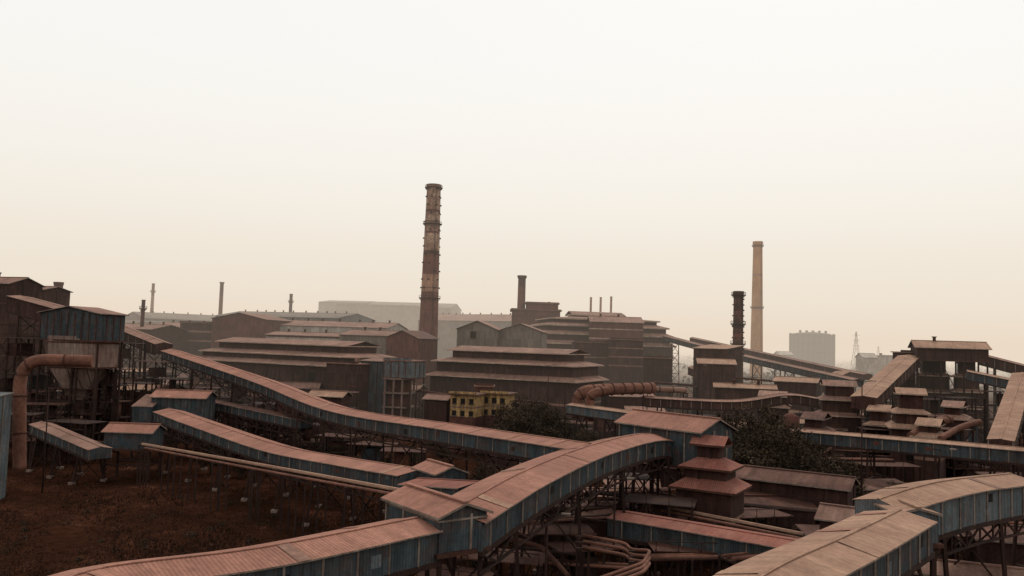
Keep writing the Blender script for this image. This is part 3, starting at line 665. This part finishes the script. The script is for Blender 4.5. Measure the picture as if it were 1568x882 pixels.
# ------------------------------------------------ plant clutter between the main buildings
def clutter():
    for i in range(210):
        px=R(-40,1610); Y=R(205,420)
        if px<620 and Y<215: continue
        if 600<px<800 and Y<262: continue
        if 800<px<1010 and Y<240: continue
        t=random.random(); hmax=max(5,30-(60+R(0,40))*Y/1250); 
        if hmax<5: hmax=5
        h=R(4,max(5,min(hmax,15)))
        z=P(px,600,Y)
        if t<.42:
            w=R(7,18); pa=(px,hz(px)+(H-h)*F/Y,Y); pb=(px+w*F/Y,hz(px)+(H-h)*F/Y,Y+R(-4,4))
            bld("storage_shed",pa,pb,R(6,12),random.choice(['gable','gable','shed','front']),R(.8,1.8),wall=random.choice([brown,brown,brownR,blue]),roofm=random.choice([roofBrown,roofMid,roofMid,roofTan,roofBrown]),ribs=random.choice([0,4]),ribm=steel,bands=random.choice([(),[(2,1.7,rust)]]),wins=random.choice([(),[(1.2,1.4,3.5,1.3,dark)],[(h-3,2.9,7,2.4,dark)] if h>5 else ()]))
        elif t<.82: frame_tower("steel_frame_platform",px,Y,R(6,14),R(4,8),h*1.1,nx=random.randint(2,3))
        else:
            b=MB("storage_silo"); o=Vector((z.x,Y,0)); rr=R(1.2,2.6)
            for k in range(random.randint(1,3)):
                oo=o+Vector((k*rr*2.3,0,0)); b.tube([oo+ZV*1.5,oo+ZV*h,oo+ZV*(h+rr*.5)],[rr,rr,.3],random.choice([rust,brownR,brown]),16)
                for a_ in range(4): d=Vector((math.cos(a_*1.57),math.sin(a_*1.57),0)); b.beam(oo+d*rr*.9,oo+d*rr*.9+ZV*2,.3,steel)
                b.beam(oo+Vector((rr,-.3,0)),oo+Vector((rr,-.3,h)),.15,steel)
            b.done()
    for i in range(26):
        px=R(640,1560); Y=R(110,200); h=R(2.5,5.5); w=R(5,12)
        bld("storage_shed",(px,hz(px)+(H-h)*F/Y,Y),(px+w*F/Y,hz(px)+(H-h)*F/Y,Y+R(-3,3)),R(4,8),random.choice(['gable','shed']),R(.6,1.2),wall=brown,roofm=random.choice([roofBrown,roofBrown,rust,roofBrown,roofMid]),over=.4)
    for i in range(38):
        px=R(640,1500); Y=R(88,210); a=P(px,600,Y); a.z=R(3,7); an=R(-.5,.5); L=R(15,40); b2=a+Vector((math.cos(an)*L,math.sin(an)*L,0))
        b=MB("pipe_rack"); sd=Vector((-math.sin(an),math.cos(an),0))
        for k in range(3): b.tube([a+sd*k*.8,b2+sd*k*.8],R(.1,.25),random.choice([rust,pipeM,steel,rust]),8)
        n=int(L/6)
        for k in range(n+1):
            p=a.lerp(b2,k/n); g0=Vector((p.x,p.y,0)); b.beam(g0-sd*.4,g0-sd*.4+ZV*p.z,.22,steel); b.beam(g0+sd*2,g0+sd*2+ZV*p.z,.22,steel); b.beam(p-sd*.6-ZV*.3,p+sd*2.2-ZV*.3,.22,steel)
        b.done()
clutter()

# ------------------------------------------------ vegetation
for i in range(11): treep(R(1135,1215),R(150,185),R(1.3,1.75),random.choice([0,1,2]))
for i in range(12): treep(R(1130,1300),R(140,160),R(.9,1.2),random.choice([0,1]))
for i in range(10): treep(R(785,860),R(200,235),R(1.0,1.4))
for i in range(30): treep(R(560,1320),R(120,205),R(.4,.85))
for i in range(18): treep(R(1130,1420),R(120,170),R(.4,.8))
for i in range(18): treep(R(640,1560),R(78,120),R(.3,.6),3)
for i in range(20): treep(R(300,620),R(165,205),R(.4,.7))
def field():
    b=MB("grass_field")
    for i in range(22000):
        px=R(-80,640); py=R(700,900)
        lim=690+max(0,(px-200))*.17
        if py<lim+6: continue
        Y=gY(px,py); c=P(px,py,Y); c.z=0
        k=math.sin(c.x*.13+1)*math.cos(c.y*.11)+.5*math.sin(c.x*.4+c.y*.3)
        if k<-.7: continue
        s=R(.10,.3)*(1.3 if k>.4 else .8)
        m_=dryM if (k>.75 and random.random()<.3) else grassM
        for _ in range(2):
            an=R(0,3.14); d=Vector((math.cos(an),math.sin(an),0))*s*.4; tip=Vector((R(-.2,.2),R(-.2,.2),s*R(1,1.8)))
            b.face([c-d,c+d,c+tip],m_,[(0,0),(1,0),(.5,1)])
    b.done()
    b=MB("shrub_patch")
    for i in range(150):
        px=R(-80,620); py=R(705,890)
        if py<690+max(0,(px-200))*.17+10: continue
        Y=gY(px,py); c=P(px,py,Y); c.z=0; m_=random.choice([dryM,leafA,leafA,grassM,grassM]); rr=R(.5,1.5)
        for _ in range(110):
            d=Vector((random.gauss(0,.5),random.gauss(0,.5),abs(random.gauss(.1,.4))))*rr; leafquad(b,c+d,R(.06,.15),m_)
    b.done()
    b=MB("undergrowth")
    for i in range(700):
        px=R(560,1600); Y=R(70,215); c=P(px,600,Y); c.z=0; m_=random.choice([leafA,leafA,leafB,grassM,dryM]) ; rr=R(.6,2.2)
        for _ in range(40):
            d=Vector((random.gauss(0,.5),random.gauss(0,.5),abs(random.gauss(.2,.45))))*rr; leafquad(b,c+d,R(.1,.28),m_)
    b.done()
    b=MB("distant_tree_line")
    for i in range(1500):
        Y=R(560,1900); x=R(-.72,.72)*Y; rr=R(4,9); c=Vector((x,Y,rr*.5))
        for _ in range(14):
            d=Vector((random.gauss(0,.7),random.gauss(0,.4),abs(random.gauss(.1,.5))))*rr; leafquad(b,c+d,R(1.2,3.0),farleaf)
    b.done()
field()

# ------------------------------------------------ haze banks over the far plant (volume glow stands in for scattered light)
def haze(name,y0,y1,z0,h,dens,col):
    m=bpy.data.materials.new(name); m.use_nodes=True; nt=m.node_tree; nt.nodes.clear()
    out=nt.nodes.new("ShaderNodeOutputMaterial"); ab=nt.nodes.new("ShaderNodeVolumeAbsorption"); em=nt.nodes.new("ShaderNodeEmission"); ad=nt.nodes.new("ShaderNodeAddShader")
    ab.inputs["Color"].default_value=(0,0,0,1); ab.inputs["Density"].default_value=dens
    em.inputs["Color"].default_value=(*col,1); em.inputs["Strength"].default_value=dens
    nt.links.new(ab.outputs[0],ad.inputs[0]); nt.links.new(em.outputs[0],ad.inputs[1]); nt.links.new(ad.outputs[0],out.inputs["Volume"])
    b=MB(name); b.box(Vector((0,0,0)),Vector((1,0,0)),Vector((0,1,0)),-6000,6000,y0,y1,z0,h,m); b.done()
HC=(0.83,0.70,0.56)
haze("haze_bank",215,558,-5,130,1/2900,HC)
haze("haze_bank",560,7000,-5,70,1/850,HC)
haze("haze_bank",560,7000,70.5,130,1/1700,(.86,.76,.64))
haze("haze_bank",560,7000,130.5,230,1/4000,(.9,.83,.73))

# ------------------------------------------------ sky, sun
w=bpy.data.worlds.new("World"); scene.world=w; w.use_nodes=True; nt=w.node_tree; N=nt.nodes; L=nt.links
bg=N["Background"]; bg.inputs["Strength"].default_value=0.1
sky=N.new("ShaderNodeTexSky"); sky.sky_type='NISHITA'; sky.sun_disc=False; sky.sun_elevation=math.radians(52); sky.sun_rotation=math.radians(20); sky.dust_density=6; sky.air_density=1
tc=N.new("ShaderNodeTexCoord"); sp=N.new("ShaderNodeSeparateXYZ"); L.new(tc.outputs["Generated"],sp.inputs[0])
rp=N.new("ShaderNodeValToRGB"); rp.color_ramp.interpolation='B_SPLINE'; L.new(sp.outputs[2],rp.inputs[0]); e=rp.color_ramp.elements
e[0].position=0; e[0].color=(.86,.75,.61,1); e[1].position=.33; e[1].color=(.985,.972,.935,1)
x=e.new(.09); x.color=(.905,.84,.73,1); x=e.new(.18); x.color=(.96,.93,.87,1); x=e.new(.75); x.color=(.9,.9,.88,1)
sc=N.new("ShaderNodeVectorMath"); sc.operation='SCALE'; sc.inputs["Scale"].default_value=10.0; L.new(rp.outputs[0],sc.inputs[0])
mx=N.new("ShaderNodeMix"); mx.data_type='RGBA'; mx.inputs[0].default_value=0.95; L.new(sky.outputs[0],mx.inputs[6]); L.new(sc.outputs[0],mx.inputs[7])
L.new(mx.outputs[2],bg.inputs["Color"])
sl=bpy.data.lights.new("sun","SUN"); sl.energy=1.3; sl.angle=math.radians(12); sl.color=(1,.90,.78); so=bpy.data.objects.new("sun",sl); scene.collection.objects.link(so)
d=Vector((math.sin(math.radians(20))*math.cos(math.radians(52)),math.cos(math.radians(20))*math.cos(math.radians(52)),math.sin(math.radians(52))))
so.rotation_euler=d.to_track_quat('Z','Y').to_euler(); so.location=(0,0,200)
scene.view_settings.view_transform='Standard'; scene.view_settings.look='None'; scene.view_settings.exposure=0
